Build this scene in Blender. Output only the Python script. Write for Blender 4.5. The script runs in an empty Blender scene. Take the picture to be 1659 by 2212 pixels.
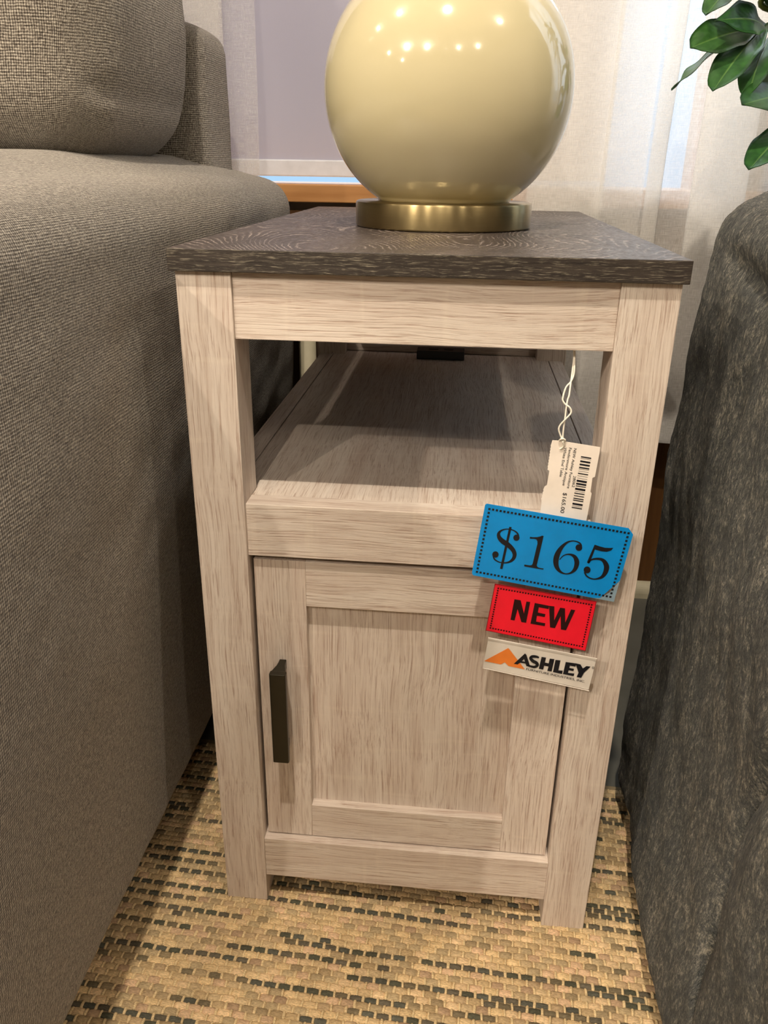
import bpy, bmesh, math, random
from mathutils import Vector, Matrix, Euler, noise as mnoise
random.seed(7)
D = bpy.data
SC = bpy.context.scene
COL = SC.collection

# ------------------------------------------------------------------ camera
F, CX, CY, CZ = 1746.2, 0.2006, -0.5655, 0.6647
RX, RY, RZ = 1.1640, -0.0139, 0.0976
cam = D.objects.new('camera', D.cameras.new('camera'))
COL.objects.link(cam)
cam.data.sensor_fit = 'VERTICAL'
cam.data.sensor_height = 24.0
cam.data.lens = F / 2212 * 24.0
cam.data.clip_start = 0.02
cam.location = (CX, CY, CZ)
cam.rotation_euler = (RX, RY, RZ)
SC.camera = cam
RM = Euler((RX, RY, RZ)).to_matrix()
def at(u, v, Y):
    """the place on the upright plane y = Y that the photo shows at pixel u, v"""
    d = RM @ Vector(((u - 829.5) / F, (1106 - v) / F, -1.0))
    return Vector((CX, CY, CZ)) + d * ((Y - CY) / d.y)

# ------------------------------------------------------------------ colour management
SC.view_settings.view_transform = 'Standard'
SC.view_settings.look = 'None'
SC.view_settings.gamma = 1.0
SC.view_settings.exposure = 0.0
SC.view_settings.use_curve_mapping = False

# ------------------------------------------------------------------ daylight outside the window
W = D.worlds.new('daylight'); SC.world = W; W.use_nodes = True
bg = W.node_tree.nodes['Background']
bg.inputs[0].default_value = (0.42, 0.68, 1.0, 1)
bg.inputs[1].default_value = 1.3

# ------------------------------------------------------------------ showroom ceiling lamps, with added fill among them
WARM = (1.0, 0.86, 0.70)
def lamp(name, loc, power, r=0.025, col=WARM, spot=None, aim=None, blend=0.6):
    l = D.lights.new(name, 'SPOT' if spot else 'POINT')
    l.energy = power; l.color = col; l.shadow_soft_size = r
    if spot:
        l.spot_size = math.radians(spot); l.spot_blend = blend
    o = D.objects.new(name, l); o.location = loc
    if aim is not None:
        o.rotation_euler = (Vector(aim) - Vector(loc)).to_track_quat('-Z', 'Y').to_euler()
    COL.objects.link(o)
    return o
lamp('overhead_light', (0.11, -0.88, 2.64), 170, spot=125, aim=(0.15, 0.0, 0.3))
lamp('overhead_light', (-1.24, -0.45, 2.64), 34)
lamp('overhead_light', (-2.33, -0.30, 2.64), 22)
lamp('overhead_light', (-3.40, -0.20, 2.64), 20)
lamp('overhead_light', (0.06, -3.40, 2.60), 170, spot=17, aim=(-0.39, 0.0, 0.64), blend=0.45)  # cone cut narrow to imitate a person's shadow over the table's right side
lamp('overhead_light', (-0.95, -3.00, 2.60), 110)
lamp('overhead_light', (-2.08, -2.60, 2.64), 185)
lamp('overhead_light', (-3.60, -2.40, 2.64), 22)
lamp('overhead_light', (1.78, -2.80, 2.64), 34)
lamp('overhead_light', (0.78, -3.25, 2.62), 28)  # fill light added to brighten the curtain right of the table
lamp('overhead_light', (-3.60, -4.20, 2.64), 30)
lamp('overhead_light', (1.75, -0.75, 2.64), 36)  # assumed next in the row, added to brighten curtain and plant
# daylight behind the shaded window
dw = D.lights.new('shade_daylight', 'AREA'); dw.shape = 'RECTANGLE'; dw.size = 1.8; dw.size_y = 0.9
dw.energy = 72; dw.color = (0.70, 0.84, 1.0)
dwo = D.objects.new('shade_daylight', dw); dwo.location = (0.1, 1.35, 1.65)
dwo.rotation_euler = (Vector((0.15, 0.70, 0.85)) - Vector(dwo.location)).to_track_quat('-Z', 'Y').to_euler()
COL.objects.link(dwo)
# daylight falling through the curtained window further right
dl = D.lights.new('window_daylight', 'AREA'); dl.shape = 'RECTANGLE'; dl.size = 1.3; dl.size_y = 1.4
dl.energy = 15; dl.color = (0.62, 0.80, 1.0)
dlo = D.objects.new('window_daylight', dl); dlo.location = (1.45, 1.10, 1.45); 
COL.objects.link(dlo)
dlo.rotation_euler = (Vector((0.4, 0.0, 0.8)) - Vector(dlo.location)).to_track_quat('-Z', 'Y').to_euler()

# ================================================================== helpers
def tag(o, label=None, cat=None, group=None, kind=None):
    if label: o['label'] = label
    if cat: o['category'] = cat
    if group: o['group'] = group
    if kind: o['kind'] = kind
    return o
def link(name, me, mat, parent=None, smooth=False):
    if isinstance(me, bmesh.types.BMesh):
        bm = me; me = D.meshes.new(name); bm.to_mesh(me); bm.free()
    o = D.objects.new(name, me); COL.objects.link(o)
    if mat: me.materials.append(mat)
    if parent is not None: o.parent = parent
    if smooth:
        for p in me.polygons: p.use_smooth = True
    return o
def empty(name, loc=(0, 0, 0), rz=0.0):
    o = D.objects.new(name, None); o.location = loc; o.rotation_euler = (0, 0, rz)
    o.empty_display_size = 0.05
    COL.objects.link(o); return o
def box(bm, x0, x1, y0, y1, z0, z1):
    v = [bm.verts.new((x, y, z)) for z in (z0, z1) for y in (y0, y1) for x in (x0, x1)]
    for q in ((0, 2, 3, 1), (4, 5, 7, 6), (0, 1, 5, 4), (2, 6, 7, 3), (0, 4, 6, 2), (1, 3, 7, 5)):
        bm.faces.new([v[i] for i in q])
def board(name, b, mat, parent, bev=0.0006, seg=2):
    bm = bmesh.new(); box(bm, *b)
    if bev: bmesh.ops.bevel(bm, geom=bm.edges[:], offset=bev, segments=seg, affect='EDGES', profile=0.6)
    o = link(name, bm, mat, parent)
    for p in o.data.polygons: p.use_smooth = False
    return o
def struct(name, boxes, mat):
    bm = bmesh.new()
    for b in boxes: box(bm, *b)
    return tag(link(name, bm, mat), kind='structure')
def tube(bm, pts, r, seg=8, caps=True):
    n = len(pts); rings = []; up = Vector((0.13, 0.9, 0.4)).normalized()
    for i, p in enumerate(pts):
        t = (Vector(pts[min(i + 1, n - 1)]) - Vector(pts[max(i - 1, 0)])).normalized()
        a = t.cross(up).normalized(); b = t.cross(a).normalized()
        rr = r[i] if isinstance(r, (list, tuple)) else r
        rings.append([bm.verts.new(Vector(p) + (a * math.cos(2 * math.pi * k / seg) + b * math.sin(2 * math.pi * k / seg)) * rr) for k in range(seg)])
    for A, B in zip(rings, rings[1:]):
        for k in range(seg): bm.faces.new((A[k], A[(k + 1) % seg], B[(k + 1) % seg], B[k]))
    if caps:
        bm.faces.new(rings[0][::-1]); bm.faces.new(rings[-1])
def spline(P, n=8):
    P = [Vector(p) for p in P]; out = []
    for i in range(len(P) - 1):
        a, b, c, d = P[max(i - 1, 0)], P[i], P[i + 1], P[min(i + 2, len(P) - 1)]
        for k in range(n):
            t = k / n
            out.append(0.5 * ((2 * b) + (c - a) * t + (2 * a - 5 * b + 4 * c - d) * t * t + (3 * b - a - 3 * c + d) * t ** 3))
    out.append(P[-1]); return out
def lathe(bm, prof, seg=96):
    rings = []
    for r, z in prof:
        rings.append([bm.verts.new((r * math.cos(2 * math.pi * k / seg), r * math.sin(2 * math.pi * k / seg), z)) for k in range(seg)] if r > 1e-6 else [bm.verts.new((0, 0, z))])
    for A, B in zip(rings, rings[1:]):
        for k in range(seg):
            a0, a1 = A[k % len(A)], A[(k + 1) % len(A)]; b0, b1 = B[k % len(B)], B[(k + 1) % len(B)]
            vs = []
            for q in (a0, a1, b1, b0):
                if q not in vs: vs.append(q)
            if len(vs) > 2: bm.faces.new(vs)
def rbox(name, lo, hi, r, step, mat, parent=None, disp=None):
    """a rounded, finely gridded upholstery block; the cloth grid (UV) is in metres"""
    lo, hi = Vector(lo), Vector(hi); c = (lo + hi) / 2; h = (hi - lo) / 2
    verts = []; faces = []; uvs = []; index = {}
    def key(q): return tuple(round(v, 6) for v in q)
    for ax in range(3):
        i, j = [(1, 2), (0, 2), (0, 1)][ax]
        ni = max(2, int(2 * h[i] / step)); nj = max(2, int(2 * h[j] / step))
        for s in (-1, 1):
            g = {}
            for a in range(ni + 1):
                for b in range(nj + 1):
                    q = [0, 0, 0]; q[ax] = s * h[ax]; q[i] = -h[i] + 2 * h[i] * a / ni; q[j] = -h[j] + 2 * h[j] * b / nj
                    k = key(q)
                    if k not in index: index[k] = len(verts); verts.append(Vector(q))
                    g[a, b] = (index[k], (q[i], q[j]))
            for a in range(ni):
                for b in range(nj):
                    f = [g[a, b], g[a + 1, b], g[a + 1, b + 1], g[a, b + 1]]
                    if (s > 0) != (ax != 1): f = f[::-1]
                    faces.append([x[0] for x in f]); uvs += [x[1] for x in f]
    out = []
    for q in verts:
        inner = Vector([max(-h[k] + r, min(h[k] - r, q[k])) for k in range(3)])
        d = q - inner
        p = inner + d.normalized() * r if d.length > 1e-9 else q.copy()
        n = d.normalized() if d.length > 1e-9 else Vector((0, 0, 1))
        p = p + c
        if disp: p = disp(p, n)
        out.append(p)
    me = D.meshes.new(name); me.from_pydata([tuple(p) for p in out], [], faces)
    uv = me.uv_layers.new(name='cloth')
    for k, t in enumerate(uvs): uv.data[k].uv = t
    me.update()
    return link(name, me, mat, parent, smooth=True)
def nz(p, s): return mnoise.noise(Vector(p) * s)
def sst(a, b, x):
    t = max(0.0, min(1.0, (x - a) / (b - a))); return t * t * (3 - 2 * t)

# ================================================================== materials
class NB:
    def __init__(s, name):
        s.m = D.materials.new(name); s.m.use_nodes = True; s.t = s.m.node_tree; s.n = s.t.nodes
        s.p = s.n['Principled BSDF']; s.out = s.n['Material Output']
    def node(s, typ, **kw):
        n = s.n.new(typ)
        for k, v in kw.items():
            if isinstance(k, str) and hasattr(n, k): setattr(n, k, v)
        return n
    def put(s, sock, v):
        if v is None: return
        if hasattr(v, 'is_linked') or isinstance(v, bpy.types.NodeSocket): s.t.links.new(v, sock)
        else:
            sock.default_value = v
    def math(s, op, a, b=None, c=None, clamp=False):
        n = s.node('ShaderNodeMath', operation=op, use_clamp=clamp)
        for i, v in enumerate((a, b, c)): s.put(n.inputs[i], v)
        return n.outputs[0]
    def vmul(s, v, k):
        n = s.node('ShaderNodeVectorMath', operation='MULTIPLY'); s.put(n.inputs[0], v); s.put(n.inputs[1], k); return n.outputs[0]
    def vadd(s, v, k):
        n = s.node('ShaderNodeVectorMath', operation='ADD'); s.put(n.inputs[0], v); s.put(n.inputs[1], k); return n.outputs[0]
    def coord(s, kind='Object'): return s.node('ShaderNodeTexCoord').outputs[kind]
    def rnd(s): return s.node('ShaderNodeObjectInfo').outputs['Random']
    def sep(s, v):
        n = s.node('ShaderNodeSeparateXYZ'); s.put(n.inputs[0], v); return n.outputs
    def comb(s, x, y, z):
        n = s.node('ShaderNodeCombineXYZ')
        for i, v in enumerate((x, y, z)): s.put(n.inputs[i], v)
        return n.outputs[0]
    def noise(s, v, scale=1.0, detail=2.0, rough=0.5, dist=0.0, col=False):
        n = s.node('ShaderNodeTexNoise'); s.put(n.inputs['Vector'], v)
        n.inputs['Scale'].default_value = scale; n.inputs['Detail'].default_value = detail
        n.inputs['Roughness'].default_value = rough; n.inputs['Distortion'].default_value = dist
        return n.outputs['Color' if col else 'Fac']
    def ramp(s, f, stops, interp='LINEAR'):
        n = s.node('ShaderNodeValToRGB'); s.put(n.inputs[0], f); cr = n.color_ramp; cr.interpolation = interp
        while len(cr.elements) < len(stops): cr.elements.new(0.5)
        for e, (p, c) in zip(cr.elements, stops):
            e.position = p; e.color = (*c, 1) if len(c) == 3 else c
        return n.outputs[0]
    def mr(s, f, a, b, c=0.0, d=1.0):
        n = s.node('ShaderNodeMapRange'); s.put(n.inputs[0], f)
        for i, v in enumerate((a, b, c, d)): n.inputs[i + 1].default_value = v
        return n.outputs[0]
    def mix(s, f, a, b, blend='MIX'):
        n = s.node('ShaderNodeMix', data_type='RGBA', blend_type=blend)
        s.put(n.inputs[0], f); s.put(n.inputs[6], (*a, 1) if isinstance(a, tuple) else a); s.put(n.inputs[7], (*b, 1) if isinstance(b, tuple) else b)
        return n.outputs[2]
    def bump(s, h, dist=0.001, strength=1.0):
        n = s.node('ShaderNodeBump'); s.put(n.inputs['Height'], h)
        n.inputs['Distance'].default_value = dist; n.inputs['Strength'].default_value = strength
        return n.outputs[0]
    def fin(s, color=None, rough=None, normal=None, metal=None, spec=None):
        if color is not None: s.put(s.p.inputs['Base Color'], (*color, 1) if isinstance(color, tuple) else color)
        if rough is not None: s.put(s.p.inputs['Roughness'], rough)
        if normal is not None: s.put(s.p.inputs['Normal'], normal)
        if metal is not None: s.put(s.p.inputs['Metallic'], metal)
        if spec is not None: s.put(s.p.inputs['Specular IOR Level'], spec)
        return s.m
def plain(name, col, rough=0.5, metal=0.0, spec=0.5):
    b = NB(name)
    f = b.noise(b.coord(), 60, 3)
    c = b.mix(b.mr(f, 0.3, 0.7, 0, 1), tuple(v * 0.94 for v in col), tuple(min(1, v * 1.06) for v in col))
    return b.fin(c, rough, metal=metal, spec=spec)

def oak(name, axis):
    """whitewashed oak laminate, grain running along the given axis"""
    b = NB(name); r = b.rnd()
    v = b.vadd(b.coord(), b.comb(b.math('MULTIPLY', r, 7.3), b.math('MULTIPLY', r, 3.1), b.math('MULTIPLY', r, 5.7)))
    # gentle wander of the grain
    w = b.noise(v, 9, 1, col=True); w = b.vadd(b.vmul(b.vadd(w, (-.5, -.5, -.5)), (0.010,) * 3), v)
    along, acr = 1.0, 1.0
    def sc(al, ac): return tuple(al if k == axis else ac for k in range(3))
    g1 = b.noise(b.vmul(w, sc(12, 640)), 1, 4, 0.62)
    g2 = b.noise(b.vmul(w, sc(26, 1100)), 1, 3, 0.6)
    g3 = b.noise(b.vmul(w, sc(4, 60)), 1, 3, 0.6)
    g4 = b.noise(b.vmul(v, sc(120, 14)), 1, 2, 0.5)
    tone = b.ramp(g3, [(0.25, (0.55, 0.455, 0.385)), (0.5, (0.64, 0.555, 0.48)), (0.75, (0.70, 0.63, 0.555))])
    c = b.mix(b.mr(g1, 0.52, 0.70, 0, 0.66), tone, (0.36, 0.25, 0.19))
    c = b.mix(b.mr(g2, 0.55, 0.66, 0, 0.60), c, (0.30, 0.19, 0.14))
    c = b.mix(b.mr(g1, 0.45, 0.25, 0, 0.40), c, (0.80, 0.71, 0.61))
    c = b.mix(b.mr(g4, 0.58, 0.75, 0, 0.16), c, (0.84, 0.76, 0.62))
    h = b.math('ADD', b.mr(g1, 0.72, 0.45), b.math('MULTIPLY', b.mr(g2, 0.70, 0.5), 0.6))
    return b.fin(c, b.mr(g1, 0.3, 0.7, 0.42, 0.6), b.bump(h, 0.0003, 0.45), spec=0.35)
OAK_X, OAK_Y, OAK_Z = oak('oak_across', 0), oak('oak_deep', 1), oak('oak_upright', 2)

def darktop():
    b = NB('dark_oak_top'); v = b.coord(); x, y, z = b.sep(v)
    # flat-sawn figure: nested arches around hearts, grain running across
    px = b.comb(b.math('MULTIPLY', x, 7.0), b.math('MULTIPLY', y, 3.2), 0.0)
    h = b.noise(b.vadd(px, (4.1, 2.6, 0.0)), 1, 0.6, 0.4)
    fine = b.noise(b.vmul(v, (260, 120, 1)), 1, 3, 0.6)
    f2 = b.noise(b.vmul(v, (60, 30, 1)), 1, 2, 0.6)
    q = b.math('ADD', b.math('MULTIPLY', h, 58.0), b.math('ADD', b.math('MULTIPLY', fine, 1.1), b.math('MULTIPLY', f2, 0.8)))
    fr = b.math('FRACT', q)
    tri = b.math('ABSOLUTE', b.math('SUBTRACT', fr, 0.5))
    line = b.mr(tri, 0.33, 0.47, 0, 1)
    line = b.math('MULTIPLY', line, b.mr(b.noise(b.vmul(v, (45, 25, 1)), 1, 2), 0.40, 0.62, 0.12, 1))
    streak = b.noise(b.vmul(v, (700, 90, 1)), 1, 2, 0.6)
    base = b.ramp(b.noise(b.vmul(v, (18, 5, 1)), 1, 3), [(0.3, (0.038, 0.030, 0.027)), (0.7, (0.070, 0.055, 0.050))])
    base = b.mix(b.mr(streak, 0.5, 0.75, 0, 0.5), base, (0.06, 0.045, 0.038))
    c = b.mix(b.math('MULTIPLY', line, 0.66), base, (0.36, 0.30, 0.27))
    hh = b.math('ADD', b.math('MULTIPLY', line, -0.5), streak)
    return b.fin(c, b.mr(fine, 0.3, 0.7, 0.34, 0.5), b.bump(hh, 0.0003, 0.35), spec=0.5)
def darkedge():
    b = NB('dark_oak_edge'); v = b.coord()
    w = b.vadd(b.vmul(b.vadd(b.noise(v, 30, 2, col=True), (-.5, -.5, -.5)), (0.0, 0.0, 0.004)), v)
    a = b.noise(b.vmul(w, (95, 95, 1700)), 1, 4, 0.65)
    g = b.noise(b.vmul(w, (20, 20, 420)), 1, 3, 0.6)
    fl = b.noise(b.vmul(w, (60, 60, 900)), 1, 2, 0.5)
    c = b.ramp(g, [(0.3, (0.016, 0.012, 0.010)), (0.7, (0.048, 0.038, 0.030))])
    c = b.mix(b.mr(a, 0.55, 0.66, 0, 0.75), c, (0.27, 0.24, 0.18))
    c = b.mix(b.mr(fl, 0.58, 0.72, 0, 0.6), c, (0.03, 0.022, 0.018))
    return b.fin(c, 0.45, b.bump(a, 0.0003, 0.5), spec=0.4)
DTOP, DEDGE = darktop(), darkedge()

def tweed(name, dark, mid, light, pitch=0.0020):
    """two-tone basket weave with slubs, on the cloth grid"""
    b = NB(name); u, v, _ = b.sep(b.coord('UV'))
    base = b.coord('UV')
    wob = b.noise(b.vmul(base, (60, 60, 1)), 1, 2, col=True)
    wx, wy, _w = b.sep(wob)
    uu = b.math('ADD', u, b.math('MULTIPLY', wx, 0.0022)); vv = b.math('ADD', v, b.math('MULTIPLY', wy, 0.0022))
    k = 2 * math.pi / pitch
    su = b.math('SINE', b.math('MULTIPLY', uu, k)); sv = b.math('SINE', b.math('MULTIPLY', vv, k * 0.93))
    wv = b.math('MULTIPLY', b.math('ADD', su, sv), 0.15)          # -.5 .. .5
    slu = b.noise(b.vmul(base, (110, 700, 1)), 1, 3, 0.7); slv = b.noise(b.vmul(base, (700, 110, 1)), 1, 3, 0.7)
    fleck = b.noise(b.vmul(base, (520, 520, 1)), 1, 3, 0.7)
    h = b.math('ADD', wv, b.math('ADD', b.math('MULTIPLY', b.math('ADD', slu, slv), 0.75), b.math('MULTIPLY', fleck, 1.0)))   # about 1.15 +- .6
    c = b.ramp(b.mr(h, 0.88, 1.72), [(0.12, dark), (0.45, mid), (0.85, light)])
    nrm = b.bump(h, 0.0012, 0.8)
    b.fin(c, 0.92, nrm, spec=0.15)
    b.p.inputs['Sheen Weight'].default_value = 0.25
    b.p.inputs['Sheen Roughness'].default_value = 0.5
    return b.m
TWEED = tweed('grey_tweed', (0.055, 0.045, 0.036), (0.215, 0.190, 0.158), (0.54, 0.50, 0.42))

def chenille():
    b = NB('dark_chenille'); uv = b.coord('UV')
    w = b.vadd(b.vmul(b.vadd(b.noise(uv, 22, 2, col=True), (-.5, -.5, -.5)), (0.006, 0.006, 0)), uv)
    s1 = b.noise(b.vmul(w, (300, 115, 1)), 1, 5, 0.75)
    s2 = b.noise(b.vmul(w, (1100, 480, 1)), 1, 3, 0.7)
    big = b.noise(b.vmul(w, (34, 14, 1)), 1, 4, 0.7)
    h = b.math('ADD', b.math('MULTIPLY', s1, 1.15), b.math('ADD', b.math('MULTIPLY', s2, 0.65), b.math('MULTIPLY', big, 0.45)))
    c = b.ramp(b.mr(h, 0.90, 1.38), [(0.15, (0.010, 0.015, 0.014)), (0.42, (0.042, 0.047, 0.040)), (0.64, (0.120, 0.118, 0.096)), (0.90, (0.36, 0.335, 0.26))])
    b.fin(c, 0.85, b.bump(h, 0.005, 0.9), spec=0.12)
    b.p.inputs['Sheen Weight'].default_value = 0.22
    b.p.inputs['Sheen Roughness'].default_value = 0.45
    return b.m
CHEN = chenille()

def sheer(name, transp):
    b = NB(name); uv = b.coord('UV')
    fx = b.noise(b.vmul(uv, (1500, 90, 1)), 1, 2, 0.6); fy = b.noise(b.vmul(uv, (60, 1500, 1)), 1, 2, 0.6)
    th = b.math('MULTIPLY', b.math('ADD', fx, fy), 0.5)
    col = b.ramp(th, [(0.3, (0.90, 0.88, 0.84)), (0.7, (0.98, 0.97, 0.94))])
    df = b.node('ShaderNodeBsdfDiffuse'); tl = b.node('ShaderNodeBsdfTranslucent'); tr = b.node('ShaderNodeBsdfTransparent')
    b.put(df.inputs[0], col); b.put(tl.inputs[0], col)
    nb = b.bump(th, 0.0006, 0.6); b.put(df.inputs['Normal'], nb)
    m1 = b.node('ShaderNodeMixShader'); m1.inputs[0].default_value = 0.38
    b.t.links.new(df.outputs[0], m1.inputs[1]); b.t.links.new(tl.outputs[0], m1.inputs[2])
    m2 = b.node('ShaderNodeMixShader'); b.put(m2.inputs[0], b.mr(th, 0.36, 0.64, transp + 0.16, transp - 0.16))
    b.t.links.new(m1.outputs[0], m2.inputs[1]); b.t.links.new(tr.outputs[0], m2.inputs[2])
    b.t.links.new(m2.outputs[0], b.out.inputs[0])
    return b.m
SHEER = sheer('sheer_linen', 0.36)
VOILE = sheer('sheer_voile', 0.70)

def shade_mat():
    b = NB('roller_shade_cloth')
    f = b.noise(b.vmul(b.coord(), (900, 1, 900)), 1, 2)
    col = b.mix(f, (0.56, 0.55, 0.60), (0.61, 0.60, 0.65))
    df = b.node('ShaderNodeBsdfDiffuse'); tl = b.node('ShaderNodeBsdfTranslucent')
    b.put(df.inputs[0], b.vmul(col, (.9, .9, .9))); b.put(tl.inputs[0], (0.56, 0.47, 0.50, 1))
    m1 = b.node('ShaderNodeMixShader'); m1.inputs[0].default_value = 0.36
    b.t.links.new(df.outputs[0], m1.inputs[1]); b.t.links.new(tl.outputs[0], m1.inputs[2])
    b.t.links.new(m1.outputs[0], b.out.inputs[0])
    return b.m
SHADE = shade_mat()
def glass(name, col=(1, 1, 1), tint=0.95, rough=0.02, refl=0.06):
    b = NB(name)
    tr = b.node('ShaderNodeBsdfTransparent'); tr.inputs[0].default_value = (*[c * tint for c in col], 1)
    gl = b.node('ShaderNodeBsdfGlossy'); gl.inputs['Roughness'].default_value = rough
    m = b.node('ShaderNodeMixShader'); m.inputs[0].default_value = refl
    b.t.links.new(tr.outputs[0], m.inputs[1]); b.t.links.new(gl.outputs[0], m.inputs[2])
    b.t.links.new(m.outputs[0], b.out.inputs[0])
    return b.m
PANE = glass('window_glass'); FILM = glass('laminate_film', tint=0.97, rough=0.15, refl=0.02)

def orange_wood():
    b = NB('orange_pine'); v = b.coord()
    g = b.noise(b.vmul(v, (5, 60, 60)), 1, 4, 0.6)
    c = b.ramp(g, [(0.3, (0.38, 0.175, 0.06)), (0.7, (0.50, 0.26, 0.10))])
    return b.fin(c, 0.35, spec=0.4)
PINE = orange_wood()
def panel_wood():
    b = NB('wall_panelling'); v = b.coord()
    g = b.noise(b.vmul(v, (50, 50, 4)), 1, 4, 0.6)
    c = b.ramp(g, [(0.3, (0.085, 0.036, 0.012)), (0.7, (0.16, 0.075, 0.024))])
    return b.fin(c, 0.45, spec=0.3)
PANEL = panel_wood()
PLASTER = plain('warm_plaster', (0.34, 0.31, 0.27), 0.8)
CEIL = plain('ceiling_white', (0.36, 0.34, 0.31), 0.9)
CREAM = plain('cream_paint', (0.50, 0.46, 0.33), 0.6)
def concrete():
    b = NB('grey_floor'); v = b.coord()
    f = b.noise(v, 14, 5, 0.6); s = b.noise(v, 160, 3)
    c = b.ramp(f, [(0.3, (0.085, 0.084, 0.070)), (0.7, (0.115, 0.112, 0.094))])
    c = b.mix(b.mr(s, 0.64, 0.75, 0, 0.5), c, (0.12, 0.11, 0.09))
    return b.fin(c, 0.7, spec=0.3)
FLOOR = concrete()
def ceramic():
    b = NB('cream_ceramic')
    f = b.noise(b.coord(), 9, 2)
    c = b.mix(f, (0.58, 0.52, 0.32), (0.61, 0.55, 0.35))
    b.fin(c, 0.10, spec=0.6)
    b.p.inputs['Coat Weight'].default_value = 0.45; b.p.inputs['Coat Roughness'].default_value = 0.02
    return b.m
CERAMIC = ceramic()
def brass():
    b = NB('brushed_brass'); x, y, z = b.sep(b.coord())
    ang = b.math('ARCTAN2', y, x)
    g = b.noise(b.comb(b.math('MULTIPLY', ang, 3.0), 0.0, b.math('MULTIPLY', z, 2400)), 1, 2)
    c = b.mix(g, (0.30, 0.235, 0.115), (0.36, 0.29, 0.15))
    b.fin(c, 0.30, metal=1.0)
    b.p.inputs['Anisotropic'].default_value = 0.9; b.p.inputs['Anisotropic Rotation'].default_value = 0.25
    tn = b.node('ShaderNodeTangent', direction_type='RADIAL', axis='Z'); b.t.links.new(tn.outputs[0], b.p.inputs['Tangent'])
    return b.m
BRASS = brass()
BRONZE = plain('dark_bronze', (0.030, 0.026, 0.016), 0.32, 0.6)
BLACKPL = plain('black_plastic', (0.016, 0.016, 0.018), 0.4)
DARK = plain('dark_cloth', (0.012, 0.011, 0.010), 0.9)
BLUE = plain('blue_card', (0.0, 0.27, 0.72), 0.5, spec=0.25)
RED = plain('red_card', (0.84, 0.006, 0.026), 0.40)
PAPER = plain('white_card', (0.74, 0.69, 0.62), 0.55)
TAGP = plain('tag_card', (0.88, 0.80, 0.71), 0.7)
INK = plain('black_ink', (0.008, 0.008, 0.012), 0.6, spec=0.2)
INKR = plain('black_ink_on_red', (0.020, 0.004, 0.004), 0.6, spec=0.2)
ORANGE = plain('orange_ink', (0.83, 0.22, 0.03), 0.4)
STRING = plain('cotton_string', (0.80, 0.76, 0.66), 0.8)
STEM = plain('green_stem', (0.13, 0.17, 0.03), 0.5)
BARK = plain('brown_bark', (0.12, 0.075, 0.04), 0.8)
POT = plain('dark_pot', (0.05, 0.045, 0.04), 0.5)
def leafmat():
    b = NB('green_leaf'); u, v, _ = b.sep(b.coord('UV'))      # u across -1..1, v along 0..1
    r = b.rnd()
    rib = b.mr(b.math('ABSOLUTE', u), 0.02, 0.07, 1, 0)
    rib = b.math('MULTIPLY', rib, b.mr(v, 0.0, 1.0, 0.85, 0.25))
    f = b.noise(b.coord(), 120, 3)
    side = b.math('SINE', b.math('MULTIPLY', b.math('SUBTRACT', v, b.math('MULTIPLY', b.math('ABSOLUTE', u), 0.25)), 75))
    dk = b.mix(r, (0.008, 0.042, 0.010), (0.020, 0.070, 0.014))
    lt = b.mix(r, (0.024, 0.092, 0.018), (0.042, 0.125, 0.026))
    c = b.mix(b.mr(f, 0.3, 0.7), dk, lt)
    c = b.mix(rib, c, (0.16, 0.30, 0.07))
    return b.fin(c, 0.38, b.bump(b.math('ADD', b.math('MULTIPLY', side, 0.12), b.math('MULTIPLY', rib, -1.5)), 0.0005, 0.4), spec=0.35)
LEAF = leafmat()
def yarnmat():
    b = NB('rug_yarn'); a = b.node('ShaderNodeAttribute', attribute_name='yarn')
    f = b.noise(b.vmul(b.coord(), (350, 1300, 900)), 1, 3, 0.6)
    c = b.mix(b.mr(f, 0.3, 0.7, 0.0, 1.0), b.vmul(a.outputs['Color'], (0.62, 0.60, 0.56)), b.vmul(a.outputs['Color'], (1.32, 1.30, 1.25)))
    return b.fin(c, 0.9, b.bump(f, 0.0008, 0.6), spec=0.1)
YARN = yarnmat()
BACKING = plain('rug_backing', (0.22, 0.165, 0.09), 0.9)

# ================================================================== the room
ZF = -0.006
YW = 0.70
floor = struct('floor', [(-5.2, 3.2, -5.6, YW, ZF - 0.1, ZF)], FLOOR)
struct('ceiling', [(-5.2, 3.2, -5.6, YW, 2.75, 2.85)], CEIL)
struct('wall_left', [(-5.3, -5.2, -5.6, YW, ZF, 2.75)], PLASTER)
struct('wall_right', [(3.2, 3.3, -5.6, YW, ZF, 2.75)], PLASTER)
struct('wall_front', [(-5.2, 3.2, -5.7, -5.6, ZF, 2.75)], PLASTER)
WX0, WX1, WZ0, WZ1 = -1.10, 0.56, 0.612, 2.10
struct('wall_back', [(-5.2, WX0, YW, YW + 0.12, ZF, 2.75), (WX1, 0.80, YW, YW + 0.12, ZF, 2.75), (2.10, 3.2, YW, YW + 0.12, ZF, 2.75),
                     (0.80, 2.10, YW, YW + 0.12, WZ1, 2.75), (0.80, 2.10, YW, YW + 0.12, ZF, WZ0),
                     (WX0, WX1, YW, YW + 0.12, WZ1, 2.75), (WX0, WX1, YW, YW + 0.12, ZF, WZ0)], PLASTER)
struct('trim_1', [(-3.0, 2.4, YW - 0.012, YW, 0.02, 0.600)], PANEL)                # wood panelling under the window
bm = bmesh.new()                                                                    # cream quarter round at its foot
pr = [(0, 0), (0.016, 0)] + [(0.016 * math.cos(a), 0.016 * math.sin(a) + 0.004) for a in [k * math.pi / 16 for k in range(1, 9)]]
va = [[bm.verts.new((x, YW - 0.012 - p[0], ZF + p[1] * 1.3)) for p in pr] for x in (-3.0, 2.4)]
for k in range(len(pr)): bm.faces.new((va[0][k], va[0][(k + 1) % len(pr)], va[1][(k + 1) % len(pr)], va[1][k]))
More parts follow.
